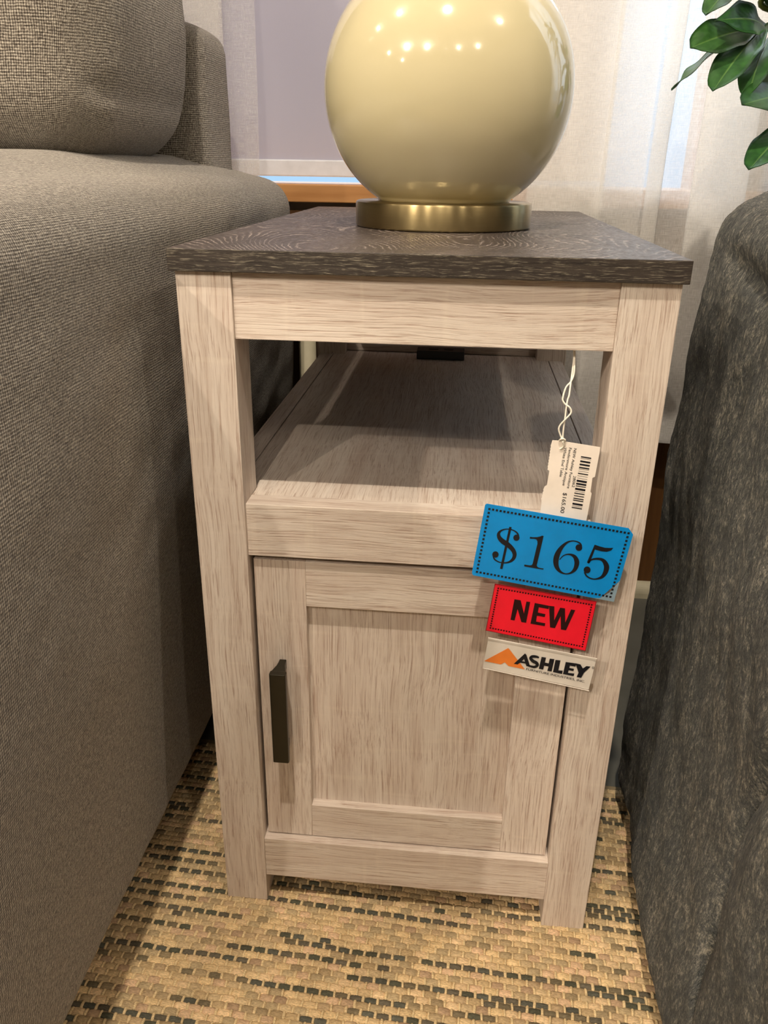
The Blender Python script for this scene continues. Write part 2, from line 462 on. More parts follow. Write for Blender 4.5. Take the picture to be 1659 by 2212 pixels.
tag(link('baseboard_back', bm, CREAM), kind='structure')
bm = bmesh.new(); tube(bm, [(-0.036, YW - 0.028, z) for z in (0.0, 0.3, 0.585)], 0.0135, 20)
tag(link('trim_2', bm, CREAM, smooth=True), kind='structure')                      # cream upright conduit
# window: sill, frame, pane
o = board('trim_3', (-1.2, 0.62, 0.664, YW + 0.12, 0.612, 0.6365), PINE, None, 0.002, 3); tag(o, kind='structure')
bm = bmesh.new()
box(bm, WX0, WX0 + 0.035, 0.765, 0.815, 0.6365, WZ1); box(bm, WX1 - 0.035, WX1, 0.765, 0.815, 0.6365, WZ1)
box(bm, WX0, WX1, 0.765, 0.815, WZ1 - 0.035, WZ1)
wf = tag(link('window_1', bm, PINE), kind='structure')
bm = bmesh.new(); box(bm, WX0 + 0.035, WX1 - 0.035, 0.788, 0.793, 0.6365, WZ1 - 0.035)
link('pane', bm, PANE, wf)
bm = bmesh.new()
for a, b in ((0.80, 0.835), (1.4325, 1.4675), (2.065, 2.10)): box(bm, a, b, 0.765, 0.815, 0.612, WZ1)
box(bm, 0.80, 2.10, 0.765, 0.815, WZ1 - 0.035, WZ1); box(bm, 0.80, 2.10, 0.70, 0.815, 0.612, 0.640)
wf2 = tag(link('window_2', bm, PINE), kind='structure')
bm = bmesh.new(); box(bm, 0.835, 1.4325, 0.788, 0.793, 0.640, WZ1 - 0.035); box(bm, 1.4675, 2.065, 0.788, 0.793, 0.640, WZ1 - 0.035)
link('pane', bm, PANE, wf2)
# roller shade, drawn almost down to the sill
rs = empty('roller_shade', (0, 0.73, 2.05))
tag(rs, 'pale mauve grey roller shade drawn down over the window, almost to the wooden sill', 'window shade')
bm = bmesh.new(); box(bm, -1.08, 0.395, -0.0006, 0.0006, 0.666 - 2.05, 0.0); link('shade_cloth', bm, SHADE, rs)
bm = bmesh.new(); tube(bm, [(-1.08, 0, 0.0), (0.395, 0, 0.0)], 0.018, 20); link('roller_tube', bm, CREAM, rs, smooth=True)
HEMM = plain('shade_hem', (0.62, 0.65, 0.72), 0.6)
o = board('hem_bar', (-1.08, 0.395, -0.0035, 0.0035, 0.6455 - 2.05, 0.6685 - 2.05), HEMM, rs, 0.002, 2)
o['label'] = 'paler flat hem bar at the bottom of the shade'

# ------------------------------------------------------------------ curtains
def curtain(name, path, z0, z1, mat, label, sway=0.0):
    P = []
    for a, b in zip(path, path[1:]):
        n = max(2, int((Vector(b) - Vector(a)).length / 0.006))
        for k in range(n): P.append(Vector(a).lerp(Vector(b), k / n))
    P.append(Vector(path[-1]))
    for _ in range(2): P = [P[0]] + [(P[i - 1] + P[i] * 2 + P[i + 1]) / 4 for i in range(1, len(P) - 1)] + [P[-1]]
    s = [0.0]
    for a, b in zip(P, P[1:]): s.append(s[-1] + (b - a).length)
    nzr = int((z1 - z0) / 0.02)
    verts, faces, uv = [], [], []
    for j in range(nzr + 1):
        z = z0 + (z1 - z0) * j / nzr
        for i, p in enumerate(P):
            amp = 0.0025
            dy = amp * nz((s[i] * 2.0, z * 0.35, 3.0), 9) + 0.0015 * nz((s[i], z * 0.2, 8), 45)
            dx = 0.004 * nz((s[i], z * 0.5, 5), 6)
            verts.append((p.x + dx, p.y + dy, z))
    n = len(P)
    for j in range(nzr):
        for i in range(n - 1):
            faces.append((j * n + i, j * n + i + 1, (j + 1) * n + i + 1, (j + 1) * n + i))
            for (a, b) in ((i, j), (i + 1, j), (i + 1, j + 1), (i, j + 1)):
                uv.append((s[a], z0 + (z1 - z0) * b / nzr))
    me = D.meshes.new(name); me.from_pydata(verts, [], faces)
    l = me.uv_layers.new(name='cloth')
    for k, t in enumerate(uv): l.data[k].uv = t
    o = link(name, me, mat, None, smooth=True)
    return tag(o, label, 'curtain')
rp = [(.262, .644), (.30, .647), (.34, .641), (.384, .648), (.3875, .652), (.378, .655), (.33, .656), (.285, .655), (.279, .658), (.285, .661),
      (.34, .662), (.40, .661), (.438, .660)]
curtain('sheer_curtain', rp, 0.285, 2.3, SHEER, 'narrow white sheer linen curtain panel hanging directly behind the globe lamp')
rq = [(.377, .640), (.41, .642), (.44, .641), (.4600, .644), (.4635, .6475), (.460, .650), (.445, .650), (.4405, .653), (.446, .6555), (.47, .654), (.49, .650),
      (.53, .649), (.57, .647), (.575, .643), (.55, .638), (.50, .636), (.4945, .632), (.50, .627), (.54, .624), (.60, .630), (.66, .640), (.70, .626), (.75, .644),
      (.80, .628), (.86, .642), (.92, .626), (.98, .642), (1.05, .63), (1.12, .64), (1.2, .63), (1.3, .64), (1.4, .626), (1.5, .64), (1.6, .626), (1.7, .64), (1.8, .626), (1.9, .64), (2.0, .626), (2.12, .64)]
curtain('sheer_curtain', rq, 0.285, 2.3, SHEER, 'wide white sheer linen curtain hanging in folds behind the armchair and green plant')
lp = [(-.092, .640), (-.125, .642), (-.190, .642), (-.194, .639), (-.190, .6365), (-.140, .637), (-.1355, .6345), (-.140, .632), (-.195, .632), (-.199, .629), (-.195, .6265), (-.132, .6265), (-.128, .6235), (-.132, .621), (-.17, .621), (-.21, .632), (-.24, .626), (-.28, .640), (-.34, .626),
      (-.40, .640), (-.46, .626), (-.52, .640), (-.60, .628), (-.68, .640), (-.78, .628), (-.9, .638), (-1.0, .63)]
curtain('sheer_curtain', lp, 0.60, 2.3, VOILE, 'white sheer curtain hanging behind the back of the grey tweed sofa')

# ------------------------------------------------------------------ rug
RUGROT = math.radians(-3.2)
rug = empty('woven_rug', (0.15, 0.0, 0.0), RUGROT)
tag(rug, 'tan and dark green flat-woven rug under the front of the end table', 'rug')
o = board('rug_backing', (-2.2, 1.6, -2.4, 0.215, ZF - 0.15 * 0, -0.0022), BACKING, rug, 0)
rv, rf, rc = [], [], []
PX, PY = 0.0128, 0.0063
tanc = [(0.66, 0.49, 0.275), (0.60, 0.445, 0.255), (0.52, 0.395, 0.235), (0.68, 0.50, 0.30), (0.60, 0.42, 0.27), (0.45, 0.35, 0.21)]
dkc = [(0.085, 0.085, 0.060), (0.12, 0.105, 0.078), (0.10, 0.10, 0.080), (0.17, 0.14, 0.09)]
def pod(cx, cy, lx, ly, h, z0, col, ang=0.0):
    n0 = len(rv); NA, NR = 12, 3
    ca, sa = math.cos(ang), math.sin(ang)
    for j in range(NR + 1):
        e = j / NR; rr = 1 - e * 0.999 if j == NR else math.cos(e * math.pi / 2 * 0.95)
        zz = z0 + h * math.sin(e * math.pi / 2)
        if j == NR: rv.append((cx, cy, z0 + h)); rc.append(col); break
        for k in range(NA):
            t = 2 * math.pi * k / NA
            c, s_ = math.cos(t), math.sin(t)
            x = abs(c) ** 0.5 * (1 if c > 0 else -1) * lx * rr; y = abs(s_) ** 0.65 * (1 if s_ > 0 else -1) * ly * rr
            rv.append((cx + x * ca - y * sa, cy + x * sa + y * ca, zz)); rc.append(col)
    for j in range(NR - 1):
        for k in range(NA):
            a = n0 + j * NA + k; b = n0 + j * NA + (k + 1) % NA
            rf.append((a, b, b + NA, a + NA))
    top = n0 + NR * NA; last = n0 + (NR - 1) * NA
    for k in range(NA): rf.append((last + k, last + (k + 1) % NA, top))
nrow = int(0.62 / PY)
for j in range(nrow):
    y = -0.40 + PY * j
    rowdark = 0.5 + 0.5 * math.sin(j * 2.1 + 1.7 * math.sin(j * 0.37))
    rowdark = (0.72, 0.10, 0.24, 0.55, 0.06, 0.42, 0.14)[j % 7]
    for i in range(int(1.1 / PX)):
        x = -0.55 + PX * i + (PX / 2 if j % 2 else 0)
        if y > 0.208: continue
        dn = rowdark + 0.9 * nz((x * 1.3 + 3, y * 6 + j * 0.31, 2), 5)
        sel = random.random() * 0.35 + dn
        col = random.choice(dkc) if sel > 0.72 else random.choice(tanc)
        if sel > 0.52 and sel <= 0.72: col = tuple(0.68 * c for c in random.choice(tanc))
        g = 0.85 + random.random() * 0.3; col = tuple(c * g for c in col)
        yy = y + 0.0012 * nz((x, y, 1), 30)
        dkk = sum(col) < 0.47
        pod(x + random.uniform(-.0006, .0006), yy, PX * 0.49, PY * (0.42 if dkk else 0.62), (0.0016 if dkk else 0.0021) + random.random() * 0.0005, -0.0024, col, random.uniform(-.05, .05))
        pod(x + PX * 0.5, yy + 0.0002, 0.0011 + random.random() * 0.0005, PY * 0.62, 0.0020, -0.0018, (0.68, 0.53, 0.31), random.uniform(-.12, .12))
me = D.meshes.new('yarn'); me.from_pydata(rv, [], rf)
ca_ = me.color_attributes.new('yarn', 'FLOAT_COLOR', 'POINT')
for k, c in enumerate(rc): ca_.data[k].color = (*c, 1)
o = link('woven_yarn', me, YARN, rug, smooth=True); o['kind'] = 'stuff'

# ================================================================== the end table
Wt, Dt, LW = 0.3445, 0.594, 0.0395
ZT, H = 0.5948, 0.61
tb = empty('end_table', (0, 0, 0))
tag(tb, 'whitewashed oak end table with dark wood top, open shelf and cabinet door', 'end table')
top = board('table_top', (-0.0032, Wt + 0.0032, -0.0049, 0.599, ZT, H), DTOP, tb, 0.0006, 2)
top['label'] = 'dark grey-brown wood grain top'
top.data.materials.append(DEDGE)
for p in top.data.polygons:
    if p.normal.z < 0.6: p.material_index = 1
def leg(x, y, z0):
    return board('leg', (x, x + LW, y, y + 0.040, z0, ZT), OAK_Z, tb)
leg(0, 0, -0.001); leg(Wt - LW, 0, -0.001); leg(0, Dt - 0.04, ZF); leg(Wt - LW, Dt - 0.04, ZF)
board('apron', (LW, Wt - LW, 0.0026, 0.0186, 0.5479, ZT), OAK_X, tb)
board('apron', (LW, Wt - LW, Dt - 0.018, Dt - 0.002, 0.5479, ZT), OAK_X, tb)
board('apron', (0.004, 0.020, 0.040, Dt - 0.040, 0.5479, ZT), OAK_Y, tb)
board('apron', (Wt - 0.020, Wt - 0.004, 0.040, Dt - 0.040, 0.5479, ZT), OAK_Y, tb)
ZS = 0.4193
board('side_panel', (0.005, 0.0228, 0.040, Dt - 0.040, 0.031, ZS), OAK_Y, tb)
board('side_panel', (Wt - 0.0228, Wt - 0.005, 0.040, Dt - 0.040, 0.031, ZS), OAK_Y, tb)
sh = bmesh.new()
box(sh, 0.0240, Wt - 0.0240, 0.0405, Dt - 0.0185, ZS - 0.016, ZS - 0.0002); box(sh, LW + .0003, Wt - LW - .0003, 0.0240, 0.0405, ZS - 0.016, ZS - 0.0002)
link('shelf', sh, OAK_Y, tb)
board('front_rail', (LW, Wt - LW, 0.0040, 0.0240, 0.3745, ZS), OAK_X, tb)
board('front_rail', (LW, Wt - LW, 0.0015, 0.0215, 0.0312, 0.0772), OAK_X, tb)
board('back_panel', (LW, Wt - LW, Dt - 0.018, Dt - 0.006, 0.031, ZS), OAK_X, tb)
board('back_lip', (LW, Wt - LW, Dt - 0.018, Dt - 0.006, ZS + 0.0006, ZS + 0.010), OAK_X, tb)
board('cabinet_floor', (0.023, Wt - 0.023, 0.042, Dt - 0.019, 0.060, 0.075), OAK_Y, tb)
# charging outlet on the shelf, at the back
ob = board('charging_outlet', (0.141, 0.206, 0.536, 0.562, ZS - 0.0002, ZS + 0.0115), BLACKPL, tb, 0.0012, 3)
ob['label'] = 'black power outlet block with two slots'
bm = bmesh.new()
for x in (0.157, 0.178): box(bm, x, x + 0.013, 0.546, 0.551, ZS + 0.0115, ZS + 0.0119)
link('usb_slot', bm, INK, ob)
# door
dx0, dx1, dz0, dz1 = LW + 0.0025, Wt - LW - 0.0025, 0.0785, 0.3690
px0, px1, pz0, pz1 = 0.0845, 0.2605, 0.1155, 0.3276
DY = 0.0091
door = board('door', (px0 - 0.006, px1 + 0.006, DY + 0.0088, DY + 0.0150, pz0 - 0.006, pz1 + 0.006), OAK_Z, tb, 0)
board('stile', (dx0, px0, DY, DY + 0.018, dz0, dz1), OAK_Z, door, 0.0005)
board('stile', (px1, dx1, DY, DY + 0.018, dz0, dz1), OAK_Z, door, 0.0005)
board('rail', (px0, px1, DY, DY + 0.018, dz0, pz0), OAK_X, door, 0.0005)
board('rail', (px0, px1, DY, DY + 0.018, pz1, dz1), OAK_X, door, 0.0005)
# pull handle: flat bar on two flared posts
bm = bmesh.new()
hx, hz0, hz1, hy0, hy1 = 0.0630, 0.183, 0.2745, DY, -0.0150
plan = [(-.0030, hy0), (-.0030, hy0 - .004), (-.0036, hy0 - .009), (-.0050, hy0 - .014), (-.0068, hy0 - .018), (-.0070, hy1 + .001), (-.0064, hy1),
        (.0064, hy1), (.0070, hy1 + .001), (.0068, hy0 - .018), (.0050, hy0 - .014), (.0036, hy0 - .009), (.0030, hy0 - .004), (.0030, hy0)]
def prism(bm, pl, z0, z1, x):
    A = [bm.verts.new((x + a, b, z0)) for a, b in pl]; B = [bm.verts.new((x + a, b, z1)) for a, b in pl]
    bm.faces.new(A); bm.faces.new(B[::-1])
    for k in range(len(pl)): bm.faces.new((A[k], B[k], B[(k + 1) % len(pl)], A[(k + 1) % len(pl)]))
post = plan[:4] + [(-.0062, hy1 + .0060), (.0062, hy1 + .0060)] + plan[10:]
prism(bm, post, hz1 - 0.0088, hz1 - 0.0002, hx); prism(bm, post, hz0 + 0.0002, hz0 + 0.0088, hx)
bar = [(-.0066, hy1 + .0062), (-.0070, hy1 + .005), (-.0070, hy1 + .001), (-.0064, hy1), (.0064, hy1), (.0070, hy1 + .001), (.0070, hy1 + .005), (.0066, hy1 + .0062)]
prism(bm, bar, hz0, hz1, hx)
bmesh.ops.recalc_face_normals(bm, faces=bm.faces[:])
hd = link('handle', bm, BRONZE, door); hd['label'] = 'dark bronze bar pull'
mod = hd.modifiers.new('soft', 'BEVEL'); mod.width = 0.0008; mod.segments = 3; mod.limit_method = 'ANGLE'

# ================================================================== lamp on the table
lx, ly = 0.1772, 0.2598
lm = empty('table_lamp', (lx, ly, H))
tag(lm, 'large cream ceramic globe lamp on a round brass base, standing on the end table', 'lamp')
bm = bmesh.new()
lathe(bm, [(0, 0.0002), (0.0815, 0.0002), (0.0830, 0.0012), (0.0834, 0.0022), (0.0834, 0.0206), (0.0828, 0.0222), (0.0812, 0.0230), (0.0, 0.0230)], 128)
b_ = link('base', bm, BRASS, lm, smooth=True); b_['label'] = 'round brushed brass base'
md = b_.modifiers.new('e', 'EDGE_SPLIT'); md.split_angle = math.radians(40)
a_, bb_, zc, ne = 0.1121, 0.1089, 0.116, 0.98
prof = [(0.058, 0.0228), (0.062, 0.0231)]
for k in range(0, 97):
    ph = -math.pi / 2 + math.pi * k / 96
    r = a_ * max(0, math.cos(ph)) ** ne; z = zc + bb_ * math.copysign(abs(math.sin(ph)) ** ne, math.sin(ph))
    if z > 0.0236 and (z < zc or r > 0.022): prof.append((r, z))
prof += [(0.019, zc + bb_ + 0.002), (0.018, zc + bb_ + 0.012), (0.0, zc + bb_ + 0.012)]
bm = bmesh.new(); lathe(bm, prof, 128)
bo = link('body', bm, CERAMIC, lm, smooth=True); bo['label'] = 'glossy cream ceramic globe'
bm = bmesh.new(); lathe(bm, [(0, .236), (.021, .236), (.021, .246), (.011, .249), (.009, .275), (.014, .278), (.014, .31), (0, .31)], 48)
link('neck', bm, BRASS, lm, smooth=True)

# ================================================================== price tag and cards
def q2(quad, Y):
    P = [at(u, v, Y) for u, v in quad]
    return [Vector((p.x, p.z)) for p in P]
def slab(bm, pts, y0, y1):
    """flat outline (x, z) with thickness in y"""
    A = [bm.verts.new((p[0], y0, p[1])) for p in pts]; B = [bm.verts.new((p[0], y1, p[1])) for p in pts]
    try: bm.faces.new(A[::-1]); bm.faces.new(B)
    except ValueError: pass
    n = len(pts)
    for k in range(n): bm.faces.new((A[k], A[(k + 1) % n], B[(k + 1) % n], B[k]))
def bil(Q, s, t): return Q[0] * (1 - s) * (1 - t) + Q[1] * s * (1 - t) + Q[2] * s * t + Q[3] * (1 - s) * t
def ink_poly(bm, pts, Y, org, sc):
    A = [bm.verts.new(at(org[0] + x / sc, org[1] + y / sc, Y)) for x, y in pts]
    es = [bm.edges.new((A[k], A[(k + 1) % len(A)])) for k in range(len(A))]
    bmesh.ops.triangle_fill(bm, edges=es, use_beauty=True)
def ink_stroke(bm, pts, Y, org, sc, n=8):
    P = spline([(x, y, w) for x, y, w in pts], n); L, Rr = [], []
    for i, p in enumerate(P):
        d = P[min(i + 1, len(P) - 1)] - P[max(i - 1, 0)]; d = Vector((d.x, d.y)).normalized(); nn = Vector((-d.y, d.x)) * p.z / 2
        L.append(bm.verts.new(at(org[0] + (p.x + nn.x) / sc, org[1] + (p.y + nn.y) / sc, Y)))
        Rr.append(bm.verts.new(at(org[0] + (p.x - nn.x) / sc, org[1] + (p.y - nn.y) / sc, Y)))
    for k in range(len(P) - 1): bm.faces.new((L[k], L[k + 1], Rr[k + 1], Rr[k]))
def ink_ball(bm, c, r, Y, org, sc):
    Y = Y - 0.00008
    bm.faces.new([bm.verts.new(at(org[0] + (c[0] + r * math.cos(t)) / sc, org[1] + (c[1] + r * math.sin(t)) / sc, Y)) for t in [2 * math.pi * k / 28 for k in range(28)]])
def ink_text(bm, s, a, b, h, Y, org, sc, offset=0.0, up=None):
    """write s from a to b (baseline), letters h tall"""
    cu = D.curves.new('t', 'FONT'); cu.body = s; cu.offset = offset; cu.resolution_u = 5
    ob = D.objects.new('t', cu); COL.objects.link(ob)
    bpy.context.view_layer.update()
    me = ob.evaluated_get(bpy.context.evaluated_depsgraph_get()).to_mesh()
    xs = [v.co.x for v in me.vertices]; x0, x1 = min(xs), max(xs)
    A, B = Vector(a), Vector(b); e = B - A
    upv = Vector(up).normalized() * h if up else Vector((e.y, -e.x)).normalized() * h
    vs = []
    for v in me.vertices:
        q = A + e * ((v.co.x - x0) / (x1 - x0)) + upv * (v.co.y / 0.70)
        vs.append(bm.verts.new(at(org[0] + q.x / sc, org[1] + q.y / sc, Y)))
    for p in me.polygons:
        try: bm.faces.new([vs[i] for i in p.vertices])
        except ValueError: pass
    ob.evaluated_get(bpy.context.evaluated_depsgraph_get()).to_mesh_clear()
    D.objects.remove(ob); D.curves.remove(cu)
def face_out(bm):
    for f in bm.faces:
        f.normal_update()
        if f.normal.y > 0: f.normal_flip()
def border(bm, Q, Y, nx, ny, m, size, dot=False):
    """dashed frame inside the card"""
    wx = (Q[1] - Q[0]).length; wy = (Q[3] - Q[0]).length
    ex = (Q[1] - Q[0]).normalized(); ey = (Q[3] - Q[0]).normalized()
    pts = [(m / wx + (1 - 2 * m / wx) * i / nx, t) for i in range(nx + 1) for t in (m / wy, 1 - m / wy)]
    pts += [(s, m / wy + (1 - 2 * m / wy) * i / ny) for i in range(1, ny) for s in (m / wx, 1 - m / wx)]
    for s, t in pts:
        c = bil(Q, s, t); k = size / 2
        if dot: pp = [c + ex * k * math.cos(a) + ey * k * math.sin(a) for a in [math.pi * j / 5 for j in range(10)]]
        else: pp = [c - ex * k - ey * k, c + ex * k - ey * k, c + ex * k + ey * k, c - ex * k + ey * k]
        bm.faces.new([bm.verts.new((p.x, Y, p.y)) for p in pp])

# blue price card
YB = -0.0160
Qb = q2([(1048.6, 1087.7), (1371, 1143.5), (1326, 1300), (1018.5, 1242)], YB)
bm = bmesh.new()
pb = [bil(Qb, *st) for st in ((0.01, 0), (0.96, 0), (1, 0.07), (1, 0.70), (0.90, 0.985), (0.86, 1), (0.01, 1), (0, 0.97), (0, 0.02))]
slab(bm, pb, YB, YB + 0.0004)
blue = link('price_card', bm, BLUE)
tag(blue, 'bright blue price card with large black $165, hanging in front of the table', 'price card')
bm = bmesh.new(); O, S = (1050, 1120), 5.53
Y = YB - 0.0003
ink_ball(bm, (112, 430), 38, Y, O, S)
ink_stroke(bm, [(84, 440, 16), (100, 486, 16), (150, 518, 14), (205, 530, 14), (268, 522, 22), (316, 492, 36), (340, 445, 46), (334, 400, 50), (300, 350, 54), (250, 307, 60), (195, 270, 58), (158, 228, 48), (150, 182, 36), (180, 145, 20), (235, 127, 12), (290, 130, 12), (340, 148, 14), (376, 180, 18), (388, 215, 18)], Y, O, S)
ink_ball(bm, (362, 230), 37, Y, O, S)
ink_poly(bm, [(277, 100), (305, 103), (195, 605), (166, 600)], Y - 0.00005, O, S)
ink_poly(bm, [(523, 219), (560, 224), (610, 222), (650, 213), (668, 205), (688, 208), (604, 562), (615, 580), (640, 590), (688, 597), (683, 611), (455, 572), (457, 550), (520, 560), (545, 556), (556, 540), (614, 300), (613, 272), (600, 250), (570, 242), (524, 241)], Y, O, S)
ink_ball(bm, (1108, 348), 40, Y, O, S)
ink_stroke(bm, [(1141, 330, 16), (1122, 297, 18), (1080, 275, 14), (1030, 268, 14), (970, 285, 22), (910, 335, 40), (865, 400, 58), (840, 465, 66), (834, 530, 62), (850, 590, 48), (890, 638, 28), (950, 661, 14), (1010, 650, 22), (1058, 610, 42), (1082, 550, 56), (1080, 500, 56), (1055, 455, 42), (1010, 431, 24), (960, 430, 14), (915, 450, 11), (878, 492, 10)], Y, O, S)
ink_poly(bm, [(1297, 313), (1350, 331), (1420, 350), (1480, 352), (1520, 351), (1490, 383), (1440, 398), (1380, 392), (1330, 378), (1300, 370), (1238, 530), (1225, 537), (1208, 530), (1208, 515)], Y, O, S)
ink_stroke(bm, [(1220, 527, 12), (1255, 495, 18), (1310, 482, 24), (1370, 487, 32), (1410, 512, 46), (1436, 560, 60), (1438, 600, 62), (1420, 652, 52), (1380, 700, 34), (1310, 723, 16), (1250, 716, 16), (1200, 685, 18), (1176, 640, 20)], Y, O, S)
ink_ball(bm, (1207, 614), 41, Y, O, S)
border(bm, Qb, Y, 37, 17, 0.0036, 0.0016)
face_out(bm); o = link('printed_price', bm, INK, blue); o['label'] = 'black printed $165 and dashed frame'
bm = bmesh.new()
Ql = q2([(1047, 1086), (1377, 1143.8), (1329, 1304), (1015.5, 1250)], YB)
bm.faces.new([bm.verts.new((p.x, YB - 0.0006, p.y)) for p in [bil(Ql, *s) for s in ((0, 0), (0, 1), (1, 1), (1, 0))]])
o = link('laminate', bm, FILM, blue); o['label'] = 'clear plastic film'
bm = bmesh.new()
cr = [bil(Qb, *st) for st in ((1, 0.70), (1, 1), (0.86, 1), (0.90, 0.985), (0.955, 0.88))]
bm.faces.new([bm.verts.new((p.x, YB - 0.0001, p.y)) for p in cr]); face_out(bm)
mk = NB('milky_film'); tr_ = mk.node('ShaderNodeBsdfTransparent'); df_ = mk.node('ShaderNodeBsdfDiffuse'); df_.inputs[0].default_value = (0.28, 0.50, 0.66, 1)
mx_ = mk.node('ShaderNodeMixShader'); mx_.inputs[0].default_value = 0.55
mk.t.links.new(tr_.outputs[0], mx_.inputs[1]); mk.t.links.new(df_.outputs[0], mx_.inputs[2]); mk.t.links.new(mx_.outputs[0], mk.out.inputs[0])
o = link('laminate_corner', bm, mk.m, blue); o['label'] = 'pale see-through film corner'

# red NEW card
YR = -0.0130
Qr = q2([(1068.9, 1261), (1289, 1299.5), (1264.7, 1406), (1049, 1361.7)], YR)
bm = bmesh.new(); slab(bm, Qr, YR, YR + 0.0004)
red = link('sign_card', bm, RED)
tag(red, 'small red card printed NEW in bold black, hanging below the blue price card', 'sign')
bm = bmesh.new(); O, S = (1040, 1255), 6.38; Y = YR - 0.0003
ink_poly(bm, [(455, 252), (540, 266), (585, 450), (620, 283), (672, 290), (615, 576), (550, 566), (498, 385), (455, 545), (400, 535)], Y, O, S)
ink_poly(bm, [(735, 303), (932, 342), (925, 387), (790, 362), (777, 435), (882, 457), (872, 497), (765, 478), (752, 560), (880, 583), (872, 622), (675, 588)], Y, O, S)
ink_poly(bm, [(932, 342), (1005, 350), (1002, 545), (1085, 368), (1152, 378), (1155, 575), (1235, 393), (1292, 402), (1165, 678), (1095, 668), (1092, 480), (1012, 650), (945, 640)], Y, O, S)
border(bm, Qr, Y, 34, 17, 0.0032, 0.0014, True)
face_out(bm); o = link('printed_word', bm, INKR, red); o['label'] = 'bold black NEW with dotted frame'
bm = bmesh.new()
e0 = 0.0004
for a, b in ((0, 1), (1, 2), (2, 3), (3, 0)):
    A, B = Qr[a], Qr[b]; cen = (Qr[0] + Qr[2]) / 2
    d = (B - A).normalized(); n_ = Vector((-d.y, d.x))
    if n_.dot(cen - A) < 0: n_ = -n_
    bm.faces.new([bm.verts.new((p.x, Y, p.y)) for p in (A, B, B + n_ * e0, A + n_ * e0)])
face_out(bm); link('printed_edge', bm, plain('dark_red_ink', (0.16, 0.004, 0.008), 0.4), red)

# white maker's card
YA = -0.0125
Qa = q2([(1055, 1379), (1288.5, 1423.5), (1271.5, 1490), (1043, 1441.5)], YA)
bm = bmesh.new(); slab(bm, Qa, YA, YA + 0.0005)
ash = link('sign_card', bm, PAPER)
tag(ash, 'white logo strip with orange mountain and black lettering, lowest of the hanging cards', 'sign')
bm = bmesh.new(); O, S = (1040, 1370), 6.506; Y = YA - 0.0003
ink_poly(bm, [(375, 195), (395, 215), (610, 495), (380, 447), (328, 395), (272, 425), (38, 376)], Y, O, S)
face_out(bm); o = link('printed_mountain', bm, ORANGE, ash); o['label'] = 'orange mountain emblem'
bm = bmesh.new(); Y = YA - 0.0005
ink_poly(bm, [(612, 270), (604, 345), (562, 385), (508, 425), (455, 415)], Y, O, S)
ink_poly(bm, [(612, 270), (632, 292), (682, 448), (632, 450), (598, 345)], Y, O, S)
ink_poly(bm, [(556, 376), (640, 392), (648, 418), (525, 398)], Y, O, S)
ink_stroke(bm, [(808, 330, 22), (770, 316, 34), (715, 314, 38), (690, 338, 40), (722, 376, 46), (772, 405, 46), (784, 436, 42), (742, 460, 34), (655, 442, 26)], Y, O, S)
ink_poly(bm, [(845, 318), (908, 330), (890, 398), (945, 410), (960, 343), (1025, 350), (985, 525), (925, 515), (942, 455), (880, 442), (866, 498), (805, 485)], Y, O, S)
ink_poly(bm, [(1040, 360), (1110, 368), (1080, 508), (1142, 512), (1133, 560), (1005, 532)], Y, O, S)
ink_poly(bm, [(1185, 390), (1335, 412), (1320, 457), (1242, 442), (1234, 473), (1300, 486), (1292, 520), (1225, 506), (1214, 543), (1305, 553), (1295, 590), (1145, 560)], Y, O, S)
ink_poly(bm, [(1320, 408), (1392, 425), (1425, 482), (1475, 448), (1535, 455), (1442, 540), (1400, 614), (1338, 600), (1365, 540)], Y, O, S)
ink_text(bm, 'FURNITURE INDUSTRIES, INC.', (626, 503), (1452, 682), 30, Y, O, S, 0.004)
ink_text(bm, 'R', (1563, 477), (1576, 480), 13, Y, O, S)
rr = [(1569 + 15 * math.cos(t), 470 + 15 * math.sin(t), 4) for t in [2 * math.pi * k / 12 for k in range(13)]]
ink_stroke(bm, rr, Y, O, S, 3)
face_out(bm); o = link('printed_name', bm, INK, ash); o['label'] = 'black printed company lettering'
bm = bmesh.new()
Qc = q2([(1049, 1376), (1290.5, 1421.5), (1273, 1494), (1035, 1445)], YA)
bm.faces.new([bm.verts.new((p.x, YA - 0.0009, p.y)) for p in [bil(Qc, *s) for s in ((0, 0), (0, 1), (1, 1), (1, 0))]])
o = link('laminate', bm, FILM, ash); o['label'] = 'clear plastic sleeve'
bm = bmesh.new()
for (a, b) in (((95, 48), (1625, 345)), ((20, 475), (1510, 795))):
    tube(bm, [at(O[0] + a[0] / S, O[1] + a[1] / S, YA - 0.001), at(O[0] + b[0] / S, O[1] + b[1] / S, YA - 0.001)], 0.00035, 6)
link('sleeve_edge', bm, PAPER, ash)

# paper tag on a string
YT = -0.0085
O, S = (1160, 940), 11.06
def px2(pts, Y=YT): return [Vector((at(O[0] + x / S, O[1] + y / S, Y).x, at(O[0] + x / S, O[1] + y / S, Y).z)) for x, y in pts]
def perf(a, b, n, amp):
    out = []
    A, B = Vector(a), Vector(b); d = (B - A).normalized(); nn = Vector((-d.y, d.x))
    for k in range(n * 4):
        out.append(tuple(A.lerp(B, k / (n * 4)) + nn * amp * abs(math.sin(math.pi * k / 4))))
    return out
outl = [(368, 122), (540, 132), (1510, 290), (1495, 420), (1385, 995), (1325, 1022), (1278, 1350), (1305, 1392), (1180, 2035), (1160, 2150), (40, 1990), (80, 1830)]
outl += perf((108, 1560), (172, 1265), 4, -14) + [(185, 1225), (235, 1195), (292, 870), (285, 845), (250, 825)] + perf((262, 780), (345, 215), 8, -12) + [(348, 190)]
pp = px2(outl)
bm = bmesh.new()
A = [bm.verts.new((p.x, YT, p.y)) for p in pp]; es = [bm.edges.new((A[k], A[(k + 1) % len(A)])) for k in range(len(A))]
